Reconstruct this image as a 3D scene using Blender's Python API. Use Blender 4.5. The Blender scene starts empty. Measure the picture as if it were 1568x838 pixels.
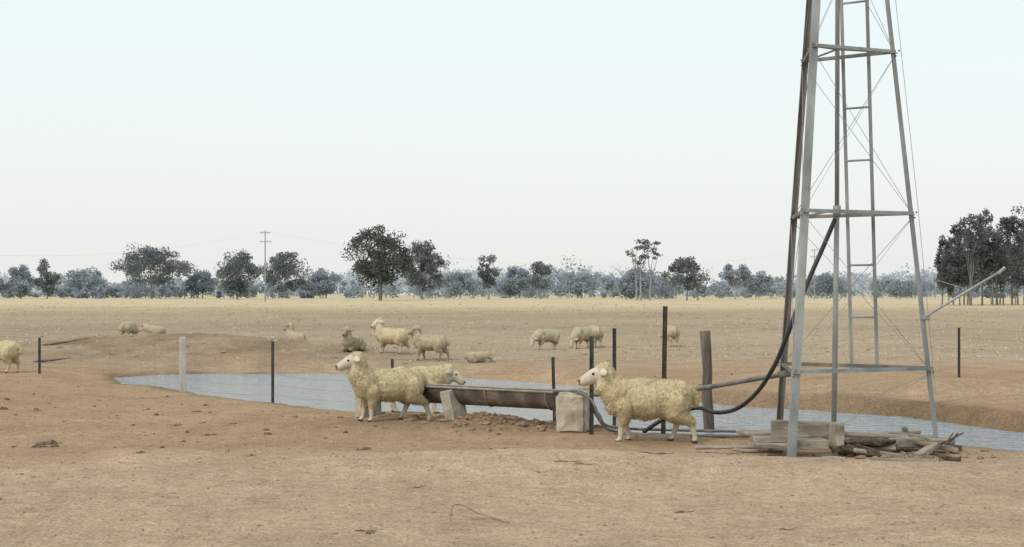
import bpy, math, random
import numpy as np
from mathutils import Vector, Matrix, Euler, noise as mnoise
R=math.radians
sc=bpy.context.scene
random.seed(7); RNG=np.random.default_rng(7)
F=2178.0; CH=1.75
def gp(u,v,z=0.0):
    Y=(CH-z)*F/(v-450.0); return ((u-784)/F*Y, Y)
def P(u,v,Y): return Vector(((u-784)/F*Y, Y, CH-(v-450.0)*Y/F))
# ------------------------------------------------------------------ materials
def nodes(name):
    m=bpy.data.materials.new(name); m.use_nodes=True
    nt=m.node_tree; b=nt.nodes['Principled BSDF']; return m,nt,b
def lk(nt,a,b): nt.links.new(a,b)
def mat(name,c1,c2,scale=5,rough=.85,metal=0,bump=.3,bscale=None,bdist=.01,stretch=(1,1,1),detail=6,c3=None,spec=.3,lo=.35,hi=.65):
    m,nt,b=nodes(name)
    tc=nt.nodes.new('ShaderNodeTexCoord'); mp=nt.nodes.new('ShaderNodeMapping'); mp.inputs['Scale'].default_value=stretch
    lk(nt,tc.outputs['Object'],mp.inputs['Vector'])
    n=nt.nodes.new('ShaderNodeTexNoise'); n.inputs['Scale'].default_value=scale; n.inputs['Detail'].default_value=detail; n.inputs['Roughness'].default_value=.65
    lk(nt,mp.outputs[0],n.inputs['Vector'])
    r=nt.nodes.new('ShaderNodeValToRGB'); e=r.color_ramp.elements
    e[0].position=lo; e[0].color=(*c1,1); e[1].position=hi; e[1].color=(*c2,1)
    if c3:
        x=e.new((lo+hi)/2); x.color=(*c3,1)
    lk(nt,n.outputs['Fac'],r.inputs[0]); lk(nt,r.outputs[0],b.inputs['Base Color'])
    b.inputs['Roughness'].default_value=rough; b.inputs['Metallic'].default_value=metal
    b.inputs['Specular IOR Level'].default_value=spec
    if bump:
        n2=nt.nodes.new('ShaderNodeTexNoise'); n2.inputs['Scale'].default_value=bscale or scale*4; n2.inputs['Detail'].default_value=5
        lk(nt,mp.outputs[0],n2.inputs['Vector'])
        bp=nt.nodes.new('ShaderNodeBump'); bp.inputs['Strength'].default_value=bump; bp.inputs['Distance'].default_value=bdist
        lk(nt,n2.outputs['Fac'],bp.inputs['Height']); lk(nt,bp.outputs[0],b.inputs['Normal'])
    return m
M_steel=mat('galvanised_steel',(.18,.19,.19),(.36,.375,.375),3,.6,.15,.15,stretch=(1,1,.4))
M_rust=mat('weathered_brown_steel',(.13,.12,.11),(.25,.235,.215),4,.75,.15,.2,stretch=(1,1,.4))
M_dark=mat('dark_steel_picket',(.03,.028,.026),(.08,.068,.058),8,.8,.1,.3)
M_wire=mat('fence_wire',(.20,.18,.16),(.28,.26,.24),4,.6,.4,0)
M_wood=mat('weathered_timber',(.15,.125,.10),(.38,.325,.26),6,.9,0,.8,bscale=22,bdist=.02,stretch=(.35,1,1))
M_post=mat('old_post_wood',(.06,.05,.04),(.19,.155,.125),9,.95,0,.9,bdist=.03,stretch=(1,1,.15))
M_burnt=mat('charred_wood',(.035,.028,.023),(.17,.125,.09),10,.95,0,1,bdist=.03)
M_conc=mat('old_concrete',(.27,.235,.185),(.50,.45,.365),5,.95,0,.7,bscale=25,bdist=.015)
M_pale=mat('pale_post_paint',(.34,.33,.28),(.52,.50,.44),6,.9,0,.4,stretch=(1,1,.3))
M_trough=mat('rusty_trough_metal',(.07,.053,.042),(.24,.195,.16),5,.75,.1,.4,bdist=.01,c3=(.14,.107,.085))
M_lip=mat('trough_rim_metal',(.22,.195,.165),(.38,.345,.30),7,.7,.1,.3)
M_hose=mat('black_poly_hose',(.02,.02,.022),(.045,.045,.05),6,.45,0,.1)
M_pipe=mat('dull_grey_pipe',(.11,.105,.10),(.24,.23,.22),6,.6,.2,.2)
M_clod=mat('dark_clod',(.085,.063,.046),(.21,.15,.108),12,1,0,.8,bdist=.02)
M_mud=mat('mud_clump',(.15,.105,.072),(.33,.235,.16),8,1,0,.8,bdist=.02)
M_peb=mat('earth_pebble',(.17,.13,.095),(.48,.38,.28),3,1,0,.5)
M_straw=mat('dry_grass',(.42,.35,.23),(.62,.54,.36),.8,1,0,0)
M_twig=mat('dry_twig',(.10,.075,.055),(.20,.155,.12),9,.9,0,.3)
def wool(name,a,b,c,dirt):
    m,nt,bs=nodes(name)
    tc=nt.nodes.new('ShaderNodeTexCoord')
    n=nt.nodes.new('ShaderNodeTexNoise'); n.inputs['Scale'].default_value=8; n.inputs['Detail'].default_value=10; n.inputs['Roughness'].default_value=.75
    lk(nt,tc.outputs['Object'],n.inputs['Vector'])
    r=nt.nodes.new('ShaderNodeValToRGB'); e=r.color_ramp.elements
    e[0].position=.25; e[0].color=(*a,1); e[1].position=.75; e[1].color=(*c,1); x=e.new(.48); x.color=(*b,1)
    lk(nt,n.outputs['Fac'],r.inputs[0])
    # dust and mud stain the fleece low on the belly and legs
    sp=nt.nodes.new('ShaderNodeSeparateXYZ'); lk(nt,tc.outputs['Object'],sp.inputs[0])
    mr=nt.nodes.new('ShaderNodeMapRange'); mr.inputs['From Min'].default_value=.42; mr.inputs['From Max'].default_value=.20; mr.inputs['To Max'].default_value=.6; lk(nt,sp.outputs['Z'],mr.inputs['Value'])
    mx=nt.nodes.new('ShaderNodeMix'); mx.data_type='RGBA'; lk(nt,mr.outputs[0],mx.inputs[0]); lk(nt,r.outputs[0],mx.inputs[6]); mx.inputs[7].default_value=(*dirt,1)
    lk(nt,mx.outputs[2],bs.inputs['Base Color'])
    v=nt.nodes.new('ShaderNodeTexNoise'); v.inputs['Scale'].default_value=60; v.inputs['Detail'].default_value=4
    lk(nt,tc.outputs['Object'],v.inputs['Vector'])
    bp=nt.nodes.new('ShaderNodeBump'); bp.inputs['Strength'].default_value=.7; bp.inputs['Distance'].default_value=.010
    lk(nt,v.outputs['Fac'],bp.inputs['Height']); lk(nt,bp.outputs[0],bs.inputs['Normal'])
    bs.inputs['Roughness'].default_value=1; bs.inputs['Specular IOR Level'].default_value=.05
    return m
M_wool=wool('cream_wool',(.40,.325,.195),(.52,.435,.275),(.59,.505,.34),(.36,.28,.175))
M_wool2=wool('dusty_wool',(.31,.26,.18),(.40,.345,.245),(.47,.41,.30),(.27,.215,.145))
M_skin=mat('sheep_face_hair',(.46,.40,.31),(.58,.52,.42),12,.9,0,.3)
M_skin2=mat('sheep_brown_face',(.24,.19,.14),(.36,.295,.225),12,.9,0,.3)
M_hoof=mat('hoof',(.06,.045,.035),(.12,.09,.07),12,.8,0,.2)
M_eye=mat('sheep_eye',(.012,.01,.008),(.03,.02,.015),5,.25,0,0)
M_nose=mat('sheep_nose',(.16,.115,.095),(.24,.18,.15),9,.7,0,0)
# ------------------------------------------------------------------ mesh builder
class MB:
    def __init__(s): s.v=[];s.f=[];s.m=[]
    def add(s,vs,fs,mi=0):
        o=len(s.v); s.v+= [tuple(v) for v in vs]; s.f+=[tuple(i+o for i in f) for f in fs]; s.m+=[mi]*len(fs)
    def tube(s,pts,rad,n=6,mi=0):
        pts=[Vector(p) for p in pts]
        if not hasattr(rad,'__len__'): rad=[rad]*len(pts)
        vs=[];fs=[];prev=None
        for i,p in enumerate(pts):
            t=(pts[min(i+1,len(pts)-1)]-pts[max(i-1,0)]).normalized()
            if prev is None:
                a=t.orthogonal().normalized()
            else:
                a=(prev-t*prev.dot(t)); a=a.normalized() if a.length>1e-6 else t.orthogonal().normalized()
            prev=a; b=t.cross(a)
            for k in range(n):
                an=2*math.pi*k/n; vs.append(p+(a*math.cos(an)+b*math.sin(an))*rad[i])
        for i in range(len(pts)-1):
            for k in range(n):
                fs.append((i*n+k,i*n+(k+1)%n,(i+1)*n+(k+1)%n,(i+1)*n+k))
        fs.append(tuple(range(n-1,-1,-1))); fs.append(tuple(range((len(pts)-1)*n,len(pts)*n)))
        s.add(vs,fs,mi)
    def prism(s,p0,p1,prof,ref=Vector((0,0,1)),mi=0,sc1=1.0):
        p0=Vector(p0);p1=Vector(p1);t=(p1-p0).normalized()
        a=(ref-t*ref.dot(t))
        a=a.normalized() if a.length>1e-4 else t.orthogonal().normalized()
        b=t.cross(a); n=len(prof); vs=[p0+a*x+b*y for x,y in prof]+[p1+(a*x+b*y)*sc1 for x,y in prof]
        fs=[(k,(k+1)%n,n+(k+1)%n,n+k) for k in range(n)]+[tuple(range(n-1,-1,-1)),tuple(range(n,2*n))]
        s.add(vs,fs,mi)
    def ell(s,c,r,M=None,mi=0,seg=10,rings=7):
        vs=[];fs=[]
        c=Vector(c)
        for i in range(1,rings):
            th=math.pi*i/rings
            for k in range(seg):
                ph=2*math.pi*k/seg
                v=Vector((r[0]*math.sin(th)*math.cos(ph),r[1]*math.sin(th)*math.sin(ph),r[2]*math.cos(th)))
                vs.append(c+(M@v if M else v))
        t=len(vs); 
        for z in (1,-1):
            v=Vector((0,0,r[2]*z)); vs.append(c+(M@v if M else v))
        for i in range(rings-2):
            for k in range(seg):
                fs.append((i*seg+k,(i+1)*seg+k,(i+1)*seg+(k+1)%seg,i*seg+(k+1)%seg))
        for k in range(seg):
            fs.append((t,k,(k+1)%seg)); fs.append((t+1,(rings-2)*seg+(k+1)%seg,(rings-2)*seg+k))
        s.add(vs,fs,mi)
    def block(s,c,size,rot=(0,0,0),mi=0,bev=.012,jit=0.0,sub=3):
        E=Euler(rot).to_matrix(); hx,hy,hz=[q/2 for q in size]; vs=[];idx={};fs=[]
        N=sub+2
        def lin(h,i):
            xs=[-h,-h+bev]+[(-h+bev)+(2*h-2*bev)*j/sub for j in range(1,sub)]+[h-bev,h]
            return xs[i]
        def vid(i,j,k):
            key=(i,j,k)
            if key not in idx:
                p=Vector((lin(hx,i),lin(hy,j),lin(hz,k)))
                ext=[i in(0,N),j in(0,N),k in(0,N)]
                if sum(ext)>=2:
                    q=[hx-bev*.65 if ext[0] else abs(p.x),hy-bev*.65 if ext[1] else abs(p.y),hz-bev*.65 if ext[2] else abs(p.z)]
                    p=Vector([math.copysign(q[w],p[w]) if ext[w] else p[w] for w in range(3)])
                if jit: p+=mnoise.noise_vector(p*7+Vector(c)*3)*jit
                idx[key]=len(vs); vs.append(Vector(c)+E@p)
            return idx[key]
        for a in range(N):
            for b in range(N):
                fs.append((vid(a,b,0),vid(a,b+1,0),vid(a+1,b+1,0),vid(a+1,b,0)))
                fs.append((vid(a,b,N),vid(a+1,b,N),vid(a+1,b+1,N),vid(a,b+1,N)))
                fs.append((vid(a,0,b),vid(a+1,0,b),vid(a+1,0,b+1),vid(a,0,b+1)))
                fs.append((vid(a,N,b),vid(a,N,b+1),vid(a+1,N,b+1),vid(a+1,N,b)))
                fs.append((vid(0,a,b),vid(0,a,b+1),vid(0,a+1,b+1),vid(0,a+1,b)))
                fs.append((vid(N,a,b),vid(N,a+1,b),vid(N,a+1,b+1),vid(N,a,b+1)))
        s.add(vs,fs,mi)
    def obj(s,name,mats,smooth=False,parent=None,loc=None):
        me=bpy.data.meshes.new(name); me.from_pydata(s.v,[],s.f); 
        for m in mats: me.materials.append(m)
        me.polygons.foreach_set('material_index',s.m)
        if smooth: me.polygons.foreach_set('use_smooth',[True]*len(s.f))
        me.update(); o=bpy.data.objects.new(name,me); sc.collection.objects.link(o)
        if parent: o.parent=parent
        if loc: o.location=loc
        return o
def empty(name,loc=(0,0,0)):
    e=bpy.data.objects.new(name,None); e.empty_display_size=.3; sc.collection.objects.link(e); e.location=loc; return e
# ------------------------------------------------------------------ terrain
T=RNG.random((256,256))
def vn(x,y):
    x=np.asarray(x,float);y=np.asarray(y,float)
    xi=np.floor(x).astype(int);yi=np.floor(y).astype(int);fx=x-xi;fy=y-yi
    fx=fx*fx*(3-2*fx);fy=fy*fy*(3-2*fy)
    a=T[xi%256,yi%256];b=T[(xi+1)%256,yi%256];c=T[xi%256,(yi+1)%256];d=T[(xi+1)%256,(yi+1)%256]
    return (a*(1-fx)+b*fx)*(1-fy)+(c*(1-fx)+d*fx)*fy-.5
def fbm(x,y,o=4):
    s=0;a=1
    for i in range(o):
        s=s+a*vn(x*2**i+17*i,y*2**i+31*i); a*=.5
    return s
def ss(a,b,x):
    t=np.clip((x-a)/(b-a),0,1); return t*t*(3-2*t)
WZ=-.25
far=[gp(u,v,WZ) for u,v in [(165,579),(230,575),(300,573.5),(400,573),(550,575),(700,581),(850,591),(900,599),(1000,611),(1130,621),(1300,631),(1400,639),(1568,661)]]
far=[(x+.03,y+.12) for x,y in far]
near=[gp(u,v,0) for u,v in [(1568,691),(1470,681),(1390,674),(1300,671),(1150,664),(1040,662),(980,662),(900,652),(850,645),(790,641),(730,634),(640,630),(540,630),(450,621),(300,602),(230,589),(185,583)]]
poly=far+[(8.6,18.9),(10.5,17.5),(12.5,15),(12,13),(9.6,13.2),(7.6,14.8)]+near
poly=np.array(poly)
def sdist(x,y):
    x=np.asarray(x,float);y=np.asarray(y,float)
    d=np.full(x.shape,1e9);ins=np.zeros(x.shape,bool)
    n=len(poly)
    for i in range(n):
        ax,ay=poly[i];bx,by=poly[(i+1)%n];ex,ey=bx-ax,by-ay
        t=np.clip(((x-ax)*ex+(y-ay)*ey)/(ex*ex+ey*ey),0,1)
        d=np.minimum(d,np.hypot(x-ax-t*ex,y-ay-t*ey))
        c=((ay>y)!=(by>y))&(x<(bx-ax)*(y-ay)/((by-ay) if by!=ay else 1e-9)+ax); ins^=c
    return np.where(ins,d,-d)
def G(x,y,cx,cy,sx,sy,a): return a*np.exp(-((x-cx)/sx)**2-((y-cy)/sy)**2)
def H(x,y):
    x=np.asarray(x,float);y=np.asarray(y,float)
    near_f=1/(1+(np.hypot(x,y)/90)**2)
    z=.08*fbm(x/4,y/4)*near_f+.026*fbm(x/.8,y/.8,3)*near_f+.008*fbm(x/.2,y/.2,2)*near_f+ .25*fbm(x/60,y/60,3)*ss(60,160,y)
    z=z+G(x,y,.4,14.6,2.8,.95,.15)+G(x,y,-4.5,12.5,2.5,2,.05)
    z=z+G(x,y,-9.4,41.5,5.2,3.2,.58)+G(x,y,-13.5,39,3.5,2.5,.15)+.10*fbm(x/1.5+4,y/1.5,3)*G(x,y,-9.4,40,6,4,1)
    z=z+G(x,y,7.6,25.0,3.2,1.5,.26)+G(x,y,11,21.4,2.6,2.6,.25)+G(x,y,-.2,18.9,.75,.45,.13)+.16*fbm(x/.9+8,y/.9,3)*G(x,y,7.6,23.8,4,1.8,1)
    z=z+G(x,y,4.8,16,1.0,.7,.06)+.07*fbm(x/.45+2,y/.3,3)*G(x,y,-.3,18.9,1.6,.7,1)
    d=sdist(x,y)+.20*fbm(x/1.2,y/1.2,3)+.08*fbm(x/.3,y/.3,2)
    nb=ss(31,27,y)
    z=z*(1-.9*ss(-1.2,.1,d))-.18*ss(-1.6,.0,d)*(1-nb)*ss(-12,-3,x-0*y)-.12*ss(-1.6,0,d)*(1-nb)-.9*ss(-.05,.75,d)
    return z
def hz(x,y): return float(H(np.array([x]),np.array([y]))[0])
def axis(parts):
    out=[]
    for a,b,st in parts: out+=list(np.arange(a,b,st))
    return out
xs=axis([(-13,13,.10)]); g=[13*1.11**i for i in range(0,52)]; xs=[-q for q in g[::-1]][:-1]+xs+g
ys=[-2500,-1200,-600,-300,-150,-80,-40,-20,-10,-5,0,3,5]+axis([(6.5,26,.09),(26,46,.2)])+[46*1.045**i for i in range(0,102)]
xs=np.array(sorted(set(np.round(xs,4))));ys=np.array(sorted(set(np.round(ys,4))))
X,Y=np.meshgrid(xs,ys); Z=H(X,Y); nx,ny=len(xs),len(ys)
co=np.stack([X.ravel(),Y.ravel(),Z.ravel()],1)
I=np.arange(nx*ny).reshape(ny,nx)
q=np.stack([I[:-1,:-1],I[:-1,1:],I[1:,1:],I[1:,:-1]],-1).reshape(-1,4)
me=bpy.data.meshes.new('ground'); me.vertices.add(len(co)); me.vertices.foreach_set('co',co.ravel())
me.loops.add(q.size); me.loops.foreach_set('vertex_index',q.ravel()); me.polygons.add(len(q))
me.polygons.foreach_set('loop_start',np.arange(0,q.size,4)); me.polygons.foreach_set('loop_total',np.full(len(q),4))
me.polygons.foreach_set('use_smooth',np.ones(len(q),bool)); me.update(); me.validate()
def mixc(a,b,t): return a*(1-t[...,None])+b*t[...,None]
C=lambda *c: np.array(c,float)
x_,y_=X.ravel(),Y.ravel(); d=sdist(x_,y_)
n1=fbm(x_/2.5,y_/2.5);n2=fbm(x_/8+9,y_/8+5);n3=fbm(x_/40,y_/15);n4=fbm(x_/.7+3,y_/.7+3)
col=np.tile(C(.58,.445,.335),(len(x_),1))
bound=15.0+.35*n2-.10*np.abs(x_-.5)+.9*np.clip(x_/6,0,1)
col=mixc(col,C(.46,.325,.215),ss(-.7,.9,y_-bound+1.8*n1+.4*n4)*.9)
col=mixc(col,C(.46,.375,.285),ss(30,40,y_+6*n1))
col=mixc(col,C(.35,.285,.22),np.clip(.5+1.6*n3,0,1)*ss(36,60,y_)*.55)
md=np.clip(G(x_,y_,-9.4,40,5.4,4.2,1.3),0,1); col=mixc(col,C(.32,.24,.17),md*np.clip(.8+n4,0,1))
bk=np.clip(G(x_,y_,7.4,24.0,3.4,1.6,1.2),0,1); col=mixc(col,C(.48,.375,.26),bk*.6)
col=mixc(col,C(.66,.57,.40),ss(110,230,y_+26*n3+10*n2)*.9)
col=mixc(col,C(.18,.13,.088),ss(-.35,.06,d+.25*n4)*.8*np.clip(.7+1.0*n1,0,1))
col=mixc(col,C(.29,.205,.14),np.clip(G(x_,y_,-.5,18.9,2.2,.7,.9)+G(x_,y_,4.2,15.9,1.4,.8,.7),0,1)*.75)
ca=me.color_attributes.new('Soil','FLOAT_COLOR','POINT')
ca.data.foreach_set('color',np.concatenate([col,np.ones((len(col),1))],1).ravel())
m,nt,b=nodes('bare_earth')
at=nt.nodes.new('ShaderNodeVertexColor'); at.layer_name='Soil'
tc=nt.nodes.new('ShaderNodeTexCoord')
def nz(s,det=6,rg=.65,st=None):
    n=nt.nodes.new('ShaderNodeTexNoise'); n.inputs['Scale'].default_value=s; n.inputs['Detail'].default_value=det; n.inputs['Roughness'].default_value=rg
    if st:
        mp=nt.nodes.new('ShaderNodeMapping'); mp.inputs['Scale'].default_value=st; lk(nt,tc.outputs['Object'],mp.inputs['Vector']); lk(nt,mp.outputs[0],n.inputs['Vector'])
    else: lk(nt,tc.outputs['Object'],n.inputs['Vector'])
    return n.outputs['Fac']
def ramp(src,a,b,ca_,cb_):
    r=nt.nodes.new('ShaderNodeValToRGB'); e=r.color_ramp.elements; e[0].position=a;e[1].position=b;e[0].color=(*ca_,1);e[1].color=(*cb_,1); lk(nt,src,r.inputs[0]); return r.outputs[0]
def mul(a,bb,f=1):
    mx=nt.nodes.new('ShaderNodeMix'); mx.data_type='RGBA'; mx.blend_type='MULTIPLY'; mx.inputs[0].default_value=f
    lk(nt,a,mx.inputs[6]); lk(nt,bb,mx.inputs[7]); return mx.outputs[2]
c=mul(at.outputs['Color'],ramp(nz(.9,9,.7),.3,.7,(.82,.80,.77),(1.12,1.12,1.11)))
c=mul(c,ramp(nz(7,8,.78),.34,.64,(.78,.75,.72),(1.08,1.08,1.08)))
c=mul(c,ramp(nz(38,4,.7),.36,.58,(.62,.59,.56),(1.06,1.06,1.06)))
c=mul(c,ramp(nz(.12,8,.8,(1,.5,1)),.35,.62,(.84,.82,.80),(1.07,1.06,1.05)))
lk(nt,c,b.inputs['Base Color']); b.inputs['Roughness'].default_value=1; b.inputs['Specular IOR Level'].default_value=.05
bp=nt.nodes.new('ShaderNodeBump'); bp.inputs['Strength'].default_value=1; bp.inputs['Distance'].default_value=.03; lk(nt,nz(14,8,.78),bp.inputs['Height'])
bp2=nt.nodes.new('ShaderNodeBump'); bp2.inputs['Strength'].default_value=.6; bp2.inputs['Distance'].default_value=.25; lk(nt,nz(1.6,5,.6),bp2.inputs['Height']); lk(nt,bp2.outputs[0],bp.inputs['Normal'])
lk(nt,bp.outputs[0],b.inputs['Normal'])
me.materials.append(m); gr=bpy.data.objects.new('ground',me); sc.collection.objects.link(gr)
# water
m,nt,b=nodes('pond_water'); tc=nt.nodes.new('ShaderNodeTexCoord')
b.inputs['Base Color'].default_value=(.30,.355,.41,1); b.inputs['Roughness'].default_value=.05; b.inputs['IOR'].default_value=1.33; b.inputs['Specular IOR Level'].default_value=.9
last=None
for s_,st,dist_,str_ in ((.9,(1.2,3.0,1),.18,.9),(2.6,(1,2.4,1),.14,1.0)):
    mp=nt.nodes.new('ShaderNodeMapping'); mp.inputs['Scale'].default_value=st; mp.inputs['Rotation'].default_value=(0,0,.25); lk(nt,tc.outputs['Object'],mp.inputs['Vector'])
    n=nt.nodes.new('ShaderNodeTexNoise'); n.inputs['Scale'].default_value=s_*1.6; n.inputs['Detail'].default_value=3; lk(nt,mp.outputs[0],n.inputs['Vector'])
    bp=nt.nodes.new('ShaderNodeBump'); bp.inputs['Strength'].default_value=str_; bp.inputs['Distance'].default_value=dist_; lk(nt,n.outputs['Fac'],bp.inputs['Height'])
    if last: lk(nt,last,bp.inputs['Normal'])
    last=bp.outputs[0]
lk(nt,last,b.inputs['Normal'])
w=MB(); w.add([(-12,12,WZ),(14,12,WZ),(14,38,WZ),(-12,38,WZ)],[(0,1,2,3)]); w.obj('pond_water',[m])
# ------------------------------------------------------------------ clods & pebbles
phi=(1+5**.5)/2
ICO=np.array([(-1,phi,0),(1,phi,0),(-1,-phi,0),(1,-phi,0),(0,-1,phi),(0,1,phi),(0,-1,-phi),(0,1,-phi),(phi,0,-1),(phi,0,1),(-phi,0,-1),(-phi,0,1)])/1.9
ICF=np.array([(0,11,5),(0,5,1),(0,1,7),(0,7,10),(0,10,11),(1,5,9),(5,11,4),(11,10,2),(10,7,6),(7,1,8),(3,9,4),(3,4,2),(3,2,6),(3,6,8),(3,8,9),(4,9,5),(2,4,11),(6,2,10),(8,6,7),(9,8,1)])
def scatter(name,px,py,size,material,flat=.6,z0=None):
    n=len(px); zz=H(px,py) if z0 is None else z0
    V=ICO[None]*(1+.35*(RNG.random((n,12,1))-.5)*2); V=V+.22*(RNG.random((n,12,3))-.5)
    a=RNG.random(n)*6.283; st=1+.5*RNG.random(n)
    vx=V[...,0]*st[:,None];vy=V[...,1]
    x=vx*np.cos(a)[:,None]-vy*np.sin(a)[:,None]; y=vx*np.sin(a)[:,None]+vy*np.cos(a)[:,None]; z=V[...,2]*flat
    V=np.stack([x,y,z],-1)*size[:,None,None]+np.stack([px,py,zz+size*flat*.25],-1)[:,None,:]
    Fc=(ICF[None]+12*np.arange(n)[:,None,None]).reshape(-1,3)
    me=bpy.data.meshes.new(name); me.from_pydata(V.reshape(-1,3).tolist(),[],Fc.tolist()); me.materials.append(material)
    o=bpy.data.objects.new(name,me); sc.collection.objects.link(o); return o
def dry(px,py,lim=-.15): return sdist(px,py)<lim
pts=[(72,682,.10),(60,686,.06),(84,686,.06),(268,654,.06),(240,641,.055),(225,629,.045),(215,702,.045),(322,668,.055),(384,705,.035),(410,669,.065),(409,662,.045),(560,688,.06),(552,690,.035),(310,650,.035),(355,651,.035),(180,641,.035),(300,633,.05),(315,620,.045),(10,611,.05),(5,628,.065),(25,640,.03),(60,632,.035),(65,610,.03),(20,685,.03),(30,735,.03),(565,815,.03),(1040,778,.03),(980,745,.02),(1435,782,.025),(1437,697,.05),(575,658,.035),(590,660,.03),(498,676,.025),(150,660,.025),(100,650,.03),(205,655,.03),(130,700,.02),(440,655,.025)]
px=[];py=[];sz=[]
for u,v,s_ in pts:
    x,y=gp(u,v)
    for k in range(13):
        q=random.gauss(0,1);w_=random.gauss(0,1)
        px.append(x+q*s_*.75);py.append(y+w_*s_*.8);sz.append(s_*random.uniform(.2,.62)*math.exp(-.2*(q*q+w_*w_)))
n=340
rx=RNG.uniform(-12,6,n);ry=15+RNG.random(n)**.8*16;k=dry(rx,ry,-.3)
px+=list(rx[k]);py+=list(ry[k]);sz+=list(.008+.024*RNG.random(k.sum())**2)
scatter('dirt_clods',np.array(px),np.array(py),np.array(sz),M_clod,.75)
n=14000
rx=RNG.uniform(-9,9,n);ry=7.5+RNG.random(n)**1.2*17;k=dry(rx,ry)
scatter('pebbles',rx[k],ry[k],.003+.014*RNG.random(k.sum())**3,M_peb,.7)
n=200
rx=np.concatenate([RNG.normal(.0,.55,n),RNG.normal(-1.6,.5,40)]);ry=np.concatenate([RNG.normal(18.8,.28,n),RNG.normal(19.8,.2,40)])
scatter('mud_rubble',rx,ry,.012+.05*RNG.random(len(rx))**2,M_mud,.7)
n=3400
dd=36*(260/36)**RNG.random(n); rx=(RNG.random(n)-.5)*dd*.95; k=dry(rx,dd,-1)&(fbm(rx/9,dd/9)>-.1)
scatter('field_tussocks',rx[k],dd[k],(.025+.07*RNG.random(k.sum())**2)*(.6+dd[k]/170),mat('dull_tussock',(.20,.165,.125),(.38,.32,.235),.5,1,0,0),.45)
def grass(name,xs_,ys_,hh,material,w=.006,per=7,spread=.05):
    V=[];Fc=[]
    zz=H(xs_,ys_)
    for x,y,z,h in zip(xs_,ys_,zz,hh):
        for j in range(per):
            a=random.uniform(0,6.28);r=random.uniform(0,spread);l=random.uniform(.5,1)*h;t=random.uniform(.1,.8)*h
            bx,by=x+r*math.cos(a),y+r*math.sin(a);o=len(V);q=a+1.57
            V+= [(bx-w*math.cos(q),by-w*math.sin(q),z-.01),(bx+w*math.cos(q),by+w*math.sin(q),z-.01),(bx+t*math.cos(a),by+t*math.sin(a),z+l)]
            Fc.append((o,o+1,o+2))
    me=bpy.data.meshes.new(name);me.from_pydata(V,[],Fc);me.materials.append(material);o=bpy.data.objects.new(name,me);sc.collection.objects.link(o)
n=3600
dd=37*(220/37)**RNG.random(n); rx=(RNG.random(n)-.5)*dd*.9; k=dry(rx,dd,-.5)
grass('dry_grass',rx[k],dd[k],.03+.0009*dd[k],M_straw,.02,5,.15)
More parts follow.
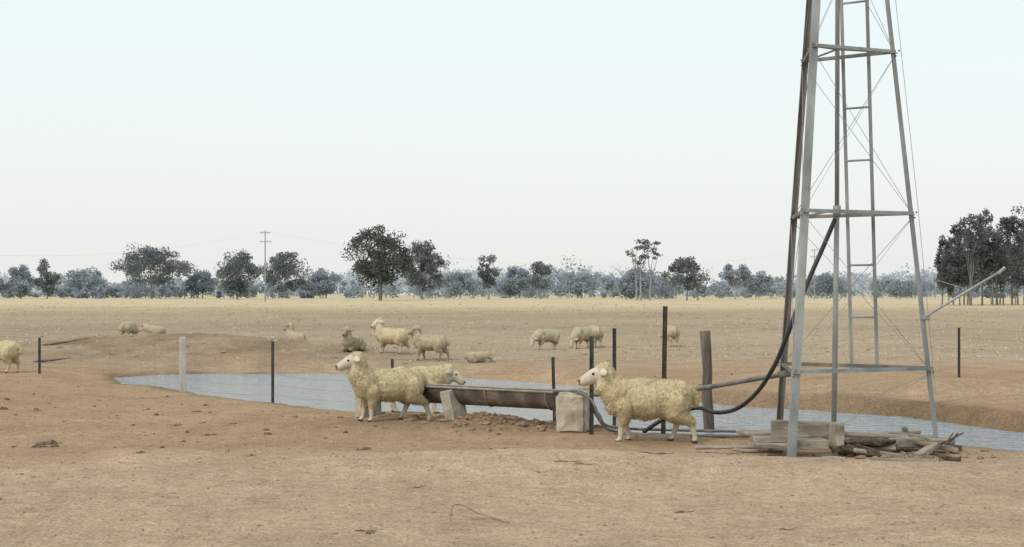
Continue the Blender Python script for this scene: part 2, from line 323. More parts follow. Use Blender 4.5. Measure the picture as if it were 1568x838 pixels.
# ------------------------------------------------------------------ sheep
def sheep(x,y,yaw,scale=1,pose='up',hy=0.0,feet=(0,0,0,0),vox=.013,wm=None,sm=None,lying=False,fat=1.0,poll=None,pitch=None,seed=0,z=None,fleece=0):
    wm=wm or M_wool; sm=sm or M_skin
    b=MB(); L=-.27 if lying else 0
    def ch(pts,rad,sq=1.0):
        pts=[Vector(p) for p in pts]
        for i in range(len(pts)-1):
            dl=(pts[i+1]-pts[i]).length; k=max(2,int(dl/(min(rad[i],rad[i+1])*.35)))
            for j in range(k+1):
                t=j/k; r=rad[i]*(1-t)+rad[i+1]*t; b.ell(pts[i].lerp(pts[i+1],t),(r,r,r*sq))
    b.ell((.24,0,.475+L),(.22,.165*fat,.215)); b.ell((.02,0,.465+L),(.36,.20*fat,.205)); b.ell((-.22,0,.475+L),(.25,.195*fat,.215))
    b.ell((-.36,0,.49+L),(.14,.15*fat,.18)); b.ell((.36,0,.47+L),(.12,.12,.17)); b.ell((.1,0,.56+L),(.3,.14*fat,.135))
    if poll is None: poll={'up':(.50,.80),'level':(.60,.66),'graze':(.64,.30)}[pose]
    if pitch is None: pitch={'up':-22,'level':-35,'graze':-62}[pose]
    pv=Vector((poll[0],0,poll[1]+L*(1 if pose!='graze' else .3)))
    a=R(pitch);d=Vector((math.cos(a)*math.cos(hy),math.cos(a)*math.sin(hy),math.sin(a)))
    side=Vector((-math.sin(hy),math.cos(hy),0)); up=side.cross(d)*-1
    if up.z<0: up=-up
    n0=Vector((.33,0,.53+L))
    mid=n0.lerp(pv,.5)+Vector((.02,0,-.02))
    ch([n0,mid,pv-d*.03],[.18,.145,.108])
    b.ell(pv+up*.03-d*.01,(.085,.085,.075))
    ch([pv,pv+d*.08-up*.005,pv+d*.15-up*.018,pv+d*.205-up*.03],[.094,.088,.072,.060])
    b.ell(pv+d*.228-up*.032,(.050,.050,.046))
    ch([(-.47,0,.58+L),(-.53,0,.50+L),(-.535,0,.42+L)],[.045,.038,.028])
    fl,fr,hl,hr=feet
    if not lying:
        for sgn,s_ in ((1,fl),(-1,fr)):
            yy=.095*sgn
            ch([(.27,yy*.9,.42),(.26+.12*s_,yy,.31),(.285+.5*s_,yy,.175),(.28+.88*s_,yy,.06),(.30+s_,yy,.022)],[.115,.070,.037,.027,.032])
            b.ell((.31+s_,yy,.018),(.042,.028,.018))
        for sgn,s_ in ((1,hl),(-1,hr)):
            yy=.10*sgn
            ch([(-.30,yy*.8,.46),(-.25+.15*s_,yy,.345),(-.385+.5*s_,yy,.225),(-.37+.9*s_,yy,.065),(-.35+s_,yy,.022)],[.155,.105,.043,.028,.032])
            b.ell((-.34+s_,yy,.018),(.042,.028,.018))
    else:
        for sgn in (1,-1):
            ch([(.30,.1*sgn,.12),(.42,.12*sgn,.05),(.28,.13*sgn,.03)],[.07,.035,.028])
            ch([(-.28,.13*sgn,.14),(-.12,.2*sgn,.07),(-.30,.21*sgn,.035)],[.12,.06,.03])
    tmp=b.obj('tmp',[])
    rm=tmp.modifiers.new('r','REMESH'); rm.mode='VOXEL'; rm.voxel_size=vox
    s2=tmp.modifiers.new('s','SMOOTH'); s2.factor=.5; s2.iterations=4
    dg=bpy.context.evaluated_depsgraph_get(); me=bpy.data.meshes.new_from_object(tmp.evaluated_get(dg)); bpy.data.objects.remove(tmp)
    sv=Vector((seed*3.7+x,y,seed))
    nor=[v.normal.copy() for v in me.vertices]; wv=[]
    for v,nn in zip(me.vertices,nor):
        p=v.co.copy(); t=(p-pv).dot(d); ax=(p-pv-d*t).length
        hd=t>.0 and ax<.15; lg=(not lying) and p.z<.235
        m_=1.0
        if hd: m_=max(0,1-t/.06)
        elif lg: m_=max(0,(p.z-.17)/.065)
        if m_>0:
            k=mnoise.noise(Vector((p.x*5,p.y*6,p.z*5))+sv)*.016
            k-=.009*(1-min(1,abs(mnoise.noise(Vector((p.x*15,p.y*12,p.z*6))+sv))*4))
            k+=mnoise.noise(Vector((p.x*32,p.y*32,p.z*20))+sv)*.006+mnoise.noise(p*58+sv)*.004
            v.co=p+nn*(k*m_+.010*m_)
        if m_>.6: wv.append((v.co.copy(),nn))
    for m_ in (wm,sm,M_hoof,M_eye,M_nose): me.materials.append(m_)
    mi=[]
    for p in me.polygons:
        cc=p.center;t=(cc-pv).dot(d);ax=(cc-pv-d*t).length
        i=0
        if t>.035+.02*mnoise.noise(cc*30) and ax<.15: i=1
        if t>.25 and ax<.048: i=4
        if not lying and cc.z<.17+.05*mnoise.noise(cc*20): i=1
        if not lying and cc.z<.03: i=2
        mi.append(i)
    me.polygons.foreach_set('material_index',mi); me.polygons.foreach_set('use_smooth',[True]*len(mi))
    o=bpy.data.objects.new('sheep',me); sc.collection.objects.link(o)
    e=MB()
    for sg in (1,-1):
        ed=(side*sg*.93-d*.25-up*.32).normalized(); c0=pv-d*.005+side*sg*.145+up*.025
        ux=ed; uz=(d*.55+up*.8); uz=(uz-ux*uz.dot(ux)).normalized(); uy=uz.cross(ux)
        M=Matrix((ux,uy,uz)).transposed()
        e.ell(c0,(.088,.042,.015),M,1,10,7)
        e.ell(pv+d*.098+side*sg*.074+up*.028,(.017,.015,.015),None,3,8,6)
        e.ell(pv+d*.268+side*sg*.022-up*.010,(.008,.011,.008),None,3,6,5)
    e.ell(pv+d*.264-up*.054,(.016,.030,.006),None,3,8,5)
    e.obj('head_details',[wm,sm,M_hoof,M_eye,M_nose],True,o)
    if fleece:
        V=[];Fc=[]; rr=random.Random(seed)
        for k in range(fleece):
            p,nn=wv[rr.randrange(len(wv))]
            dirn=(nn*.6+Vector((rr.gauss(0,.4),rr.gauss(0,.4),rr.gauss(-.45,.4)))).normalized(); l=rr.uniform(.010,.024)
            sd_=dirn.cross(nn+Vector((rr.gauss(0,.4),rr.gauss(0,.4),rr.gauss(0,.4)))).normalized()*rr.uniform(.003,.006)
            p=p+Vector((rr.gauss(0,.006),rr.gauss(0,.006),rr.gauss(0,.006)))-nn*.003; n_=len(V); V+=[p-sd_,p+sd_,p+dirn*l]; Fc.append((n_,n_+1,n_+2))
        fm=bpy.data.meshes.new('fleece'); fm.from_pydata([tuple(v) for v in V],[],Fc); fm.materials.append(wm); fo=bpy.data.objects.new('fleece',fm); sc.collection.objects.link(fo); fo.parent=o
    o.location=(x,y,(hz(x,y) if z is None else z)-.005); o.rotation_euler=(0,0,yaw); o.scale=(scale,)*3
    return o
x,y=gp(988,673); sheep(x+.02,17.0,R(180),1.08,'up',R(4),(.03,-.10,-.16,.08),.011,poll=(.51,.755),pitch=-14,seed=1,fat=1.05,fleece=16000)
sheep(-1.66,19.15,R(180+26),1.0,'up',R(-10),(.0,.06,-.20,.14),.011,poll=(.48,.82),pitch=-14,seed=2,fleece=14000)
sheep(-1.42,20.75,R(-6),.97,'level',0,(0,.05,0,.1),.012,poll=(.54,.61),pitch=-30,seed=3,fleece=12000)
W2=M_wool2
def S(u,v): return gp(u,v)
x,y=S(0,570); sheep(x-.05,y,R(170),1.05,'graze',0,(0,.05,.1,-.05),.018,seed=4,fleece=5000)
x,y=S(196,519); sheep(x,y,R(80),1.0,'graze',0,(0,0,0,0),.022,W2,seed=5)
x,y=S(238,515); sheep(x,y,R(150),1.0,'level',0,lying=True,vox=.022,wm=W2,seed=6)
x,y=S(453,530); sheep(x,y,R(125),1.05,'up',R(35),lying=True,vox=.02,wm=W2,sm=M_skin2,seed=7,poll=(.42,.88))
x,y=S(541,546); sheep(x,y,R(250),.98,'up',0,lying=True,vox=.018,wm=W2,sm=M_skin2,seed=8,poll=(.42,.86))
x,y=S(600,547); sheep(x,y,R(155),1.02,'up',R(65),(0,.05,.05,-.12),.018,M_wool,M_skin,seed=9,poll=(.42,.84),fleece=5000)
x,y=S(659,552); sheep(x,y,R(160),.98,'up',R(55),(.02,-.08,.06,-.14),.018,W2,M_skin2,seed=10,poll=(.42,.84),fleece=5000)
x,y=S(733,556); sheep(x,y,R(5),.66,'level',0,lying=True,vox=.02,wm=W2,seed=11,poll=(.42,.48))
x,y=S(838,535); sheep(x,y,R(218),.92,'graze',0,(.1,-.05,.08,-.05),.02,W2,seed=12,poll=(.6,.38))
x,y=S(893,533); sheep(x,y,R(235),1.0,'graze',0,(.1,-.05,.08,-.05),.02,W2,seed=13)
x,y=S(911,531); sheep(x,y,R(100),1.0,'graze',0,(0,0,0,0),.02,W2,seed=14)
x,y=S(1027,530); sheep(x,y,R(100),1.0,'graze',0,(0,0,0,0),.02,W2,seed=15)
# ------------------------------------------------------------------ trough
tr=empty('water_trough',(0,0,0))
A=Vector((-2.02,20.1,.49)); B=Vector((.62,18.3,.49)); ax=(B-A).normalized(); sd=Vector((-ax.y,ax.x,0))
t=MB(); n=18; ro=.175; ri=.160
vs=[];fs=[]
for p in (A,B):
    for k in range(n+1):
        an=math.pi*k/n; vs.append(p+sd*math.cos(an)*ro-Vector((0,0,1))*math.sin(an)*ro*1.35)
    for k in range(n+1):
        an=math.pi*k/n; vs.append(p+sd*math.cos(an)*ri-Vector((0,0,1))*math.sin(an)*ri*1.35)
K=2*(n+1)
for k in range(n):
    fs.append((k,k+1,K+k+1,K+k)); fs.append((n+1+k,K+n+1+k,K+n+2+k,n+2+k))
for o_ in (0,K):
    for k in range(n): fs.append((o_+k,o_+n+1+k,o_+n+2+k,o_+k+1))
t.add(vs,fs,0)
for p,s_ in ((A,1),(B,-1)):
    vv=[p+ax*s_*.02]+[p+ax*s_*.02+sd*math.cos(math.pi*k/n)*ri*.999-Vector((0,0,1))*math.sin(math.pi*k/n)*ri*1.345 for k in range(n+1)]
    t.add(vv,[(0,k+1,k+2) for k in range(n)],0)
t.obj('half_pipe_shell',[M_trough],True,tr)
t=MB()
for s_ in (1,-1):
    t.tube([A+sd*s_*(ro+.002),B+sd*s_*(ro+.002)],.016,8)
for f_ in (.0,.33,.66,.96):
    p=A.lerp(B,f_)+ax*.01
    t.tube([p+sd*math.cos(math.pi*k/14)*(ro+.004)-Vector((0,0,1))*math.sin(math.pi*k/14)*(ro+.004)*1.35 for k in range(15)],.008,5)
t.obj('rim_and_bands',[M_lip],True,tr)
t=MB(); z=-.09
t.add([A+ax*.03+sd*.14+Vector((0,0,z)),B-ax*.03+sd*.14+Vector((0,0,z)),B-ax*.03-sd*.14+Vector((0,0,z)),A+ax*.03-sd*.14+Vector((0,0,z))],[(0,1,2,3)])
t.obj('trough_water',[bpy.data.materials['pond_water']],False,tr)
t=MB(); an=math.atan2(ax.y,ax.x)
t.block((.80,18.12,.24),(.40,.50,.53),(0,0,an+.35),0,.05,.02,5)
t.block((-.77,19.10,.20),(.15,.36,.52),(0,R(-14),an),0,.025,.012,4)
t.block((-2.02,20.0,.17),(.16,.44,.42),(0,0,an),0,.025,.012,4)
t.obj('concrete_supports',[M_conc],False,tr)
# ------------------------------------------------------------------ windmill
wt=empty('windmill_tower',(3.62,16,0)); wo=Vector((3.62,16,0))
def wobj(mb,name,mats,smooth=False):
    o=mb.obj(name,mats,smooth,wt); o.location=-wo; return o
LA=Vector((2.93,15.06,-.05));LB=Vector((3.155,17.05,-.1));LD=Vector((4.77,15.86,0.02));AP=Vector((3.68,16,10.1)); cen=Vector((3.65,16,0))
def leg(L,z): t=(z-L.z)/(AP.z-L.z); return L.lerp(AP,t)
th=.008
def Lp(w): return [(0,0),(w,0),(w,th),(th,th),(th,w),(0,w)]
legs=MB()
for L,w,mi in ((LA,.078,0),(LB,.072,1),(LD,.06,0)):
    ref=(cen-L);ref.z=0; ref.normalize(); ref=Matrix.Rotation(R(-45),3,'Z')@ref
    legs.prism(L,leg(L,9.3),Lp(w),ref,mi,.85)
wobj(legs,'legs',[M_steel,M_rust])
g_=MB();wr=MB();lv=[.89,2.62,4.43,6.2,7.9]
for z in lv:
    c3=[leg(L,z) for L in (LA,LB,LD)]
    for i,j in ((0,1),(1,2),(0,2)):
        dz=Vector((0,0,.003*(i+j)))
        g_.prism(c3[i]+dz,c3[j]+dz,[(x,y) for x,y in Lp(.042)],Vector((0,0,1)),0 if (i,j)==(0,2) else 1)
    for q_ in c3:
        for k in range(3): g_.ell(q_+Vector((random.uniform(-.04,.04),-.01,.03*k-.02)),(.012,.012,.012),None,1,6,4)
    if z in (2.62,4.43):
        for q_ in c3: g_.tube([q_+Vector((0,0,.02)),Vector((3.655,16,z+.07))],.012,5,1)
wobj(g_,'girts',[M_steel,M_rust])
for a_,b_ in zip(lv[:-1],lv[1:]):
    for i,j in ((LA,LB),(LB,LD),(LA,LD)):
        wr.tube([leg(i,a_),leg(j,b_)],.0035,4);wr.tube([leg(j,a_),leg(i,b_)],.0035,4)
for i,j in ((LA,LD),(LB,LD)):
    wr.tube([leg(i,.05),leg(j,.86)],.003,4)
wr.tube([leg(LD,5.2)+Vector((.07,0,0)),leg(LD,2.7)+Vector((.06,0,0)),leg(LD,.5)+Vector((.02,0,0))],.0035,4)
wobj(wr,'bracing_wires',[M_steel])
pc=MB(); pc.tube([(3.62,16,.2),(3.655,16,2.65)],.030,10); pc.tube([(3.655,16,2.6),(3.675,16,9.4)],.026,10); pc.tube([(3.62,16,.0),(3.62,16,.28)],.05,12); pc.tube([(3.655,16,2.62),(3.655,16,2.74)],.045,10)
wobj(pc,'pump_column',[M_steel],True)
ld=MB()
for s_ in (-1,1):
    o_=Vector((.105*s_*1.2,-.07*s_*1.2,0))
    ld.prism(Vector((4.07,16.42,.86))+o_,Vector((3.86,16.2,6.4))+o_,[(-.008,-.019),(.008,-.019),(.008,.019),(-.008,.019)],Vector((0,1,0)))
for k in range(10):
    z=.88+.60*k; t_=(z-.86)/5.54; p=Vector((4.07,16.42,.86)).lerp(Vector((3.86,16.2,6.4)),t_); o_=Vector((.126,-.084,0))
    ld.tube([p-o_,p+o_],.012,6)
wobj(ld,'ladder',[M_steel])
fl=MB(); p0=leg(LD,1.48); 
fl.tube([p0+Vector((-.03,-.02,0)),Vector((5.43,15.75,2.01))],.016,6); fl.tube([Vector((5.38,15.75,1.97)),Vector((5.46,15.75,2.04))],.022,6)
fl.tube([leg(LD,1.95)+Vector((.02,-.02,0)),p0+Vector((.42,-.05,.33))],.005,4)
fl.block(p0,(.09,.09,.05),(0,0,.3),0,.01)
wobj(fl,'furling_lever',[M_steel])
hd=MB(); hub=Vector((3.68,15.5,10.3))
hd.block((3.68,16,9.35),(.8,.8,.04),(0,0,.3),0,.01); hd.tube([(3.68,16,9.4),(3.68,16,10.3)],.06,8); hd.tube([(3.68,16.4,10.3),hub],.10,10)
for k in range(18):
    a_=2*math.pi*k/18; r0,r1=.45,1.35; u0=Vector((math.cos(a_),0,math.sin(a_)));u1=Vector((-math.sin(a_),0,math.cos(a_)))
    vs=[hub+u0*r0-u1*.05+Vector((0,-.05,0)),hub+u0*r0+u1*.05+Vector((0,.05,0)),hub+u0*r1+u1*.17+Vector((0,.09,0)),hub+u0*r1-u1*.17+Vector((0,-.09,0))]
    hd.add(vs,[(0,1,2,3)],0); hd.tube([hub,hub+u0*1.3],.008,4)
for r in (.6,1.2): hd.tube([hub+Vector((math.cos(2*math.pi*k/24)*r,0,math.sin(2*math.pi*k/24)*r)) for k in range(25)],.01,4)
hd.tube([(3.68,16.3,10.3),(3.68,17.9,10.4)],.025,6); hd.block((3.68,18.2,10.42),(.01,.9,.7),(0,0,0),0,.002)
wobj(hd,'fan_head',[M_steel])
def smooth_pts(pts,k=8):
    out=[];n=len(pts)
    for i in range(n-1):
        p0,p1,p2,p3=pts[max(i-1,0)],pts[i],pts[i+1],pts[min(i+2,n-1)]
        for j in range(k):
            t=j/k; out.append(.5*((2*p1)+(p2-p0)*t+(2*p0-5*p1+4*p2-p3)*t*t+(3*p1-p0-3*p2+p3)*t**3))
    out.append(pts[-1]); return out
h=MB()
h.tube(smooth_pts([P(1279,335,15.93),P(1262,375,15.9),P(1240,425,15.85),P(1220,475,15.8),P(1203,520,15.9),P(1186,560,16.1),P(1160,600,16.5),P(1130,625,16.9),P(1098,632,17.3),P(1065,625,17.6),P(1020,640,17.7),P(985,662,17.8)]),.026,8)
h.obj('black_hose',[M_hose],True)
h=MB(); h.tube(smooth_pts([P(1200,573,16.2),P(1130,585,16.9),P(1065,596,17.6),P(985,604,18.0),P(905,604,18.1)]),.030,8)
h.tube([P(1192,574,16.15),P(1210,572,16.15)],.040,8)
h.obj('delivery_pipe',[M_pipe],True)
h=MB(); h.tube(smooth_pts([P(862,603,18.0),P(880,598,17.9),P(900,607,17.75),P(913,635,17.7),P(928,655,17.7),P(945,661,17.75)]),.020,8)
h.tube(smooth_pts([P(885,601,17.8),P(905,612,17.65),P(918,636,17.6),P(938,654,17.65),P(1040,659,17.9),P(1148,661,17.3)]),.017,8)
h.tube([P(940,664,17.7),P(1040,668,17.6),P(1148,668,17.2)],.02,8)
h.obj('trough_pipes',[M_pipe],True)
# ------------------------------------------------------------------ timber and rubble under tower
tp=empty('timber_pile')
t=MB()
def blk(u,v,Yc,size,rot=(0,0,0),mi=0,jit=.010,bev=.010):
    t.block(P(u,v,Yc),size,rot,mi,bev,jit,4)
# long sleepers and planks laid around the pump
blk(1236,657,15.75,(.80,.12,.17),(0,.03,-.08)); blk(1281,667,15.35,(.085,.28,.27),(0,0,.1)); blk(1196,672,15.6,(.62,.20,.07),(0,-.02,.12)); blk(1188,683,15.4,(.46,.16,.05),(0,.03,.2))
blk(1240,680,15.3,(.36,.24,.10),(0,0,-.05)); blk(1170,664,16.1,(.46,.5,.045),(0,.02,.3)); blk(1262,667,16.6,(1.2,.18,.08),(0,0,-.05))
blk(1118,685,15.9,(.80,.12,.03),(0,0,.05)); blk(1160,691,15.5,(.55,.11,.025),(0,.03,-.2)); blk(1332,667,15.9,(.85,.22,.04),(0,.05,-.1)); blk(1322,676,15.6,(.75,.15,.045),(0,.06,.1))
blk(1388,678,15.7,(.34,.20,.10),(0,0,.2)); blk(1352,681,15.6,(.26,.22,.10),(0,0,-.2)); blk(1368,664,16.2,(.62,.14,.045),(0,-.06,.15)); blk(1386,660,16.1,(.06,.05,.09),(0,0,.2))
blk(1432,683,15.6,(.50,.12,.05),(0,.18,-.25)); blk(1418,691,15.4,(.34,.09,.07),(0,-.35,.6)); blk(1456,704,15.0,(.20,.14,.08),(.1,.1,-.5),2,.03); blk(1312,690,15.2,(.5,.09,.06),(0,.1,-.1),2,.03)
blk(1440,675,15.86,(.26,.22,.06),(0,0,.2)); blk(1380,705,14.9,(.66,.11,.03),(0,.02,-.1)); blk(1268,703,15.0,(.34,.14,.04),(0,0,.2))
blk(1462,686,15.7,(.14,.10,.07),(0,.2,.5),2); blk(1345,694,15.2,(.55,.08,.045),(0,.12,.2)); blk(1402,668,16.0,(.5,.10,.04),(0,.1,-.3))
t.obj('planks_and_sleepers',[M_wood,M_conc,M_burnt],False,tp)
t=MB()
for k in range(12):
    a=P(1285+random.uniform(-6,40),676+random.uniform(-8,18),15.3+random.uniform(-.15,.2)); b2=a+Vector((random.uniform(.25,.45),random.uniform(-.15,.15),random.uniform(-.12,.03)))
    mp_=a.lerp(b2,.5)+Vector((0,0,random.uniform(-.02,.03)))
    t.tube([a,mp_,b2],[.022,.036,.018],7)
for k in range(3):
    a=P(1432+8*k,682,15.5); t.tube([a,a+Vector((.14,0,.05+.03*k)),a+Vector((.2,.02,.13))],.008,5)
t.obj('burnt_logs',[M_burnt],True,tp)
n=110; rx=RNG.normal(4.25,.75,n); ry=RNG.normal(15.3,.22,n); o=scatter('rubble_stones',rx,ry,.010+.035*RNG.random(n)**2,M_mud,.7)
# ------------------------------------------------------------------ fences
def picket(name,u,vb,vt,r=.022,material=M_dark,Y=None,lean=0,square=False):
    if Y is None: x,Y=gp(u,vb)
    x=(u-784)/F*Y; g0=hz(x,Y); top=CH-(vt-450)*Y/F
    b=MB()
    if square:
        b.block((x,Y,(g0-.3+top)/2),(r*2,r*2,top-g0+.3),(0,0,.3),0,.012,.006,6)
    elif r<.035:
        prof=[(0,0),(r*1.6,-r*.25),(r*1.6,r*.25),(r*.3,r*.3),(r*.1,r*1.5),(-r*.3,r*1.5),(-r*.3,r*.2),(-r*.9,r*.1),(-r*.9,-r*.4)]
        b.prism((x,Y,g0-.3),(x+lean,Y,top),[(p*1.0,q*1.0) for p,q in prof],Vector((1,0,0)))
        for k in range(5): b.ell((x+lean*k/5,Y-.015,g0+.2+(top-g0-.3)*k/5),(.012,.012,.010),None,0,6,4)
    else:
        pts=[];rad=[]
        for k in range(9):
            t=k/8; pts.append((x+lean*t+.012*math.sin(k*2.1+u),Y,g0-.3+(top-g0+.3)*t)); rad.append(r*(1.05-.12*t+.06*math.sin(k*1.7+u)))
        b.tube(pts,rad,12)
    o=b.obj(name,[material],r>=.035 and not square)
    return Vector((x,Y,g0)),Vector((x+lean,Y,top))
left=[picket('steel_fence_post',-180,556,506),picket('steel_fence_post',60,572,517,.022),picket('pale_fence_post',280,600,516,.055,M_pale,square=True),picket('steel_fence_post',417,607,523,.020),
 picket('steel_fence_post',603,620,550,.018,Y=22.6,lean=-.03),picket('steel_fence_post',851,600,547,.020,Y=21.6,lean=-.05),picket('steel_fence_post',940,600,503,.023,Y=21.6),
 picket('wooden_fence_post',1088,625,507,.078,M_post,Y=20.9,lean=-.07),picket('steel_fence_post',1468,597,502,.019),picket('steel_fence_post',1760,597,502,.024)]
picket('steel_fence_post',905,668,515,.021,Y=17.65); picket('steel_fence_post',1014,665,469,.023,Y=17.7,lean=.03)
w=MB()
for i in range(len(left)-1):
    (a0,a1),(b0,b1)=left[i],left[i+1]
    az=a0.z if a0.z>-.3 else -.05; bz=b0.z if b0.z>-.3 else -.05
    for h_ in [.08,.25,.42,.6,.8,1.0]:
        pts=[]
        for k in range(7):
            t=k/6; pa=Vector((a0.x,a0.y,az+min(h_,a1.z-az))) ; pb=Vector((b0.x,b0.y,bz+min(h_,b1.z-bz)))
            p=pa.lerp(pb,t); p.z-=.05*math.sin(math.pi*t); pts.append(p)
        w.tube(pts,.0017,3)
    if i in (0,1,2,7,8):
        ln=(b0-a0).length; nn=int(ln/.3)
        for k in range(1,nn):
            t=k/nn; p=a0.lerp(b0,t); z0=az*(1-t)+bz*t-.05*math.sin(math.pi*t)
            w.tube([(p.x,p.y,z0+.06),(p.x,p.y,z0+.8)],.0013,3)
w.obj('wire_fence',[M_wire])
t=MB()
x,y=gp(690,795); z=hz(x,y)
t.tube(smooth_pts([Vector((x,y,z)),Vector((x+.01,y+.1,z+.09)),Vector((x+.08,y+.14,z+.10)),Vector((x+.22,y+.05,z+.045)),Vector((x+.40,y-.02,z+.005))]),[.003]*32+[.0015],5)
x,y=gp(780,797);t.tube([(x,y,hz(x,y)+.005),(x-.15,y+.1,hz(x-.15,y+.1)+.02),(x-.3,y+.12,hz(x-.3,y+.12)+.01)],.003,5)
t.obj('twig',[M_twig],True)
t=MB()
for u,v,l,a in [(870,720,.28,.1),(895,722,.2,-.2),(560,812,.16,.2),(1020,700,.2,.5),(100,548,1.2,.2),(80,556,1.0,-.1),(1000,706,.3,.3),(1050,778,.15,.1),(640,745,.12,.8),(1205,811,.12,0)]:
    x,y=gp(u,v); p=[]
    for k in range(5):
        xx=x+l*(k/4-.5)*math.cos(a);yy=y+l*(k/4-.5)*math.sin(a); p.append((xx,yy,hz(xx,yy)+.006+.006*math.sin(k*2)+(.12*k/4 if l>.9 else 0)))
    t.tube(p,[.004,.006,.005,.004,.003] if l<.9 else [.03,.035,.03,.02,.01],5)
t.obj('fallen_sticks',[M_twig],True)
# ------------------------------------------------------------------ trees
def fol(name,c1,c2):
    m=mat(name,c1,c2,.35,.9,0,0,spec=.05); nt=m.node_tree; b=nt.nodes['Principled BSDF']
    col_out=b.inputs['Base Color'].links[0].from_socket
    tl=nt.nodes.new('ShaderNodeBsdfTranslucent'); lk(nt,col_out,tl.inputs[0])
    ms=nt.nodes.new('ShaderNodeMixShader'); ms.inputs[0].default_value=.45; lk(nt,b.outputs[0],ms.inputs[1]); lk(nt,tl.outputs[0],ms.inputs[2])
    lk(nt,ms.outputs[0],nt.nodes['Material Output'].inputs['Surface']); return m
F1=[mat('gum_bark',(.15,.145,.14),(.23,.22,.21),1,.9,0,0),fol('gum_leaf_dark',(.088,.108,.098),(.115,.135,.12)),fol('gum_leaf_light',(.11,.132,.115),(.148,.168,.145))]
F2=[mat('haze_tint_bark',(.24,.25,.26),(.30,.31,.32),1,.9,0,0),fol('haze_tint_leaf_dark',(.165,.192,.205),(.20,.227,.235)),fol('haze_tint_leaf_light',(.195,.222,.225),(.24,.262,.26))]  # light aerial haze mixed into bark and leaf base colours
F3=[mat('far_haze_tint_bark',(.33,.36,.41),(.37,.40,.45),1,.9,0,0),fol('far_haze_tint_leaf_dark',(.30,.345,.40),(.335,.38,.43)),fol('far_haze_tint_leaf_light',(.33,.375,.415),(.37,.41,.44))]  # paler blue-grey: distance haze painted into the base colours
F4=[mat('farther_haze_tint_bark',(.50,.545,.61),(.53,.575,.63),1,.9,0,0),fol('farther_haze_tint_leaf_dark',(.48,.535,.61),(.51,.565,.63)),fol('farther_haze_tint_leaf_light',(.51,.565,.63),(.55,.60,.65))]  # strongest haze tint, baked into the colours of the farthest tree line
def leaves(V,Fc,Mi,c,rad,n,leaf,mi):
    c=np.array(c); dvec=RNG.normal(size=(n,3)); dvec/=np.linalg.norm(dvec,axis=1)[:,None]
    r=RNG.random(n)**.45; p=c+dvec*r[:,None]*np.array(rad)
    a=RNG.normal(size=(n,3));a/=np.linalg.norm(a,axis=1)[:,None]; b_=np.cross(a,RNG.normal(size=(n,3)));b_/=np.linalg.norm(b_,axis=1)[:,None]
    s_=leaf*(.5+RNG.random(n))[:,None]*.5
    quad=np.stack([p-a*s_-b_*s_*.45,p+a*s_*.3-b_*s_*.7,p+a*s_+b_*s_*.3,p-a*s_*.2+b_*s_*.75],1)
    o=len(V); V+=quad.reshape(-1,3).tolist(); Fc+=[(o+4*i,o+4*i+1,o+4*i+2,o+4*i+3) for i in range(n)]; Mi+=[mi]*n
def grow(mb,x,y,z,Ht,W,cb=.35,ncl=26,nl=70,leaf=.55,trunks=1,clump=.16,lean=0,flat=.75,sparse=False,tr=.022):
    fb=cb+.12 if cb<.3 else cb
    for tk in range(trunks):
        bx=x+(random.uniform(-.25,.25)*W if trunks>1 else 0)
        th_=Ht*fb*random.uniform(.7,1.0); r0=Ht*tr/ (1.3 if trunks>1 else 1)
        f=Vector((bx+lean*W*.15+random.uniform(-.04,.04)*W,y,z+th_))
        mb.tube([(bx,y,z-.5),(bx+(f.x-bx)*.4+random.uniform(-.1,.1),y,z+th_*.5),f],[r0*1.3,r0,r0*.8],6,0)
        nl_=ncl//trunks; ends=[]
        nb=5 if not sparse else 4
        for k in range(nb):
            aa=2*math.pi*(k+random.random()*.7)/nb; rr=random.uniform(.12,.30)*W
            e=Vector((x+lean*W*.2+rr*math.cos(aa)+(bx-x)*.6,y+rr*math.sin(aa),z+Ht*random.uniform(fb+.12,fb+(1-fb)*.7)))
            m_=f.lerp(e,.5)+Vector((random.uniform(-.04,.04)*W,0,-Ht*.02))
            mb.tube([f-Vector((0,0,.2)),m_,e],[r0*.6,r0*.42,r0*.25],5,0); ends.append(e)
        for k in range(nl_):
            while True:
                q=Vector((random.uniform(-1,1),random.uniform(-1,1),random.uniform(-1,1)))
                if .3<q.length<1: break
            env=1.0-.30*max(0,q.z)
            c=Vector((x+lean*W*.25+q.x*W*.43*env,y+q.y*W*.43*env,z+Ht*(cb+(1-cb)*.5+q.z*(1-cb)*.44)))
            s_=min(ends,key=lambda e:(e-c).length)
            mb.tube([s_,s_.lerp(c,.55)+Vector((0,0,-.01*Ht)),c],[r0*.24,r0*.16,r0*.06],4,0)
            rc=clump*W*random.uniform(.6,1.25)
            leaves(mb.v,mb.f,mb.m,c,(rc,rc,rc*flat),int(nl*random.uniform(.7,1.3)),leaf,1 if random.random()<.6 else 2)
def tree(u0,u1,vt,vb,mats,name='gum_tree',**kw):
    Y_=CH*F/(vb-450); W=(u1-u0)/F*Y_; x=((u0+u1)/2-784)/F*Y_; z=hz(x,Y_); Ht=CH+(450-vt)*Y_/F-z
    mb=MB(); grow(mb,0,0,0,Ht,W,**kw); o=mb.obj(name,mats); o.location=(x,Y_,z); return o
random.seed(21)
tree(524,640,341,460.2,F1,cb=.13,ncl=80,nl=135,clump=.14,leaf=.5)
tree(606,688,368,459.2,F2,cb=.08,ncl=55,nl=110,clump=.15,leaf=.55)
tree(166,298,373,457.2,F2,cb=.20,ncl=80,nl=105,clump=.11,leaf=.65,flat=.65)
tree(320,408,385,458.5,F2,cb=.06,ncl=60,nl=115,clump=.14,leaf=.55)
tree(402,482,379,457.5,F2,cb=.06,ncl=56,nl=110,clump=.14,leaf=.6,lean=-.3)
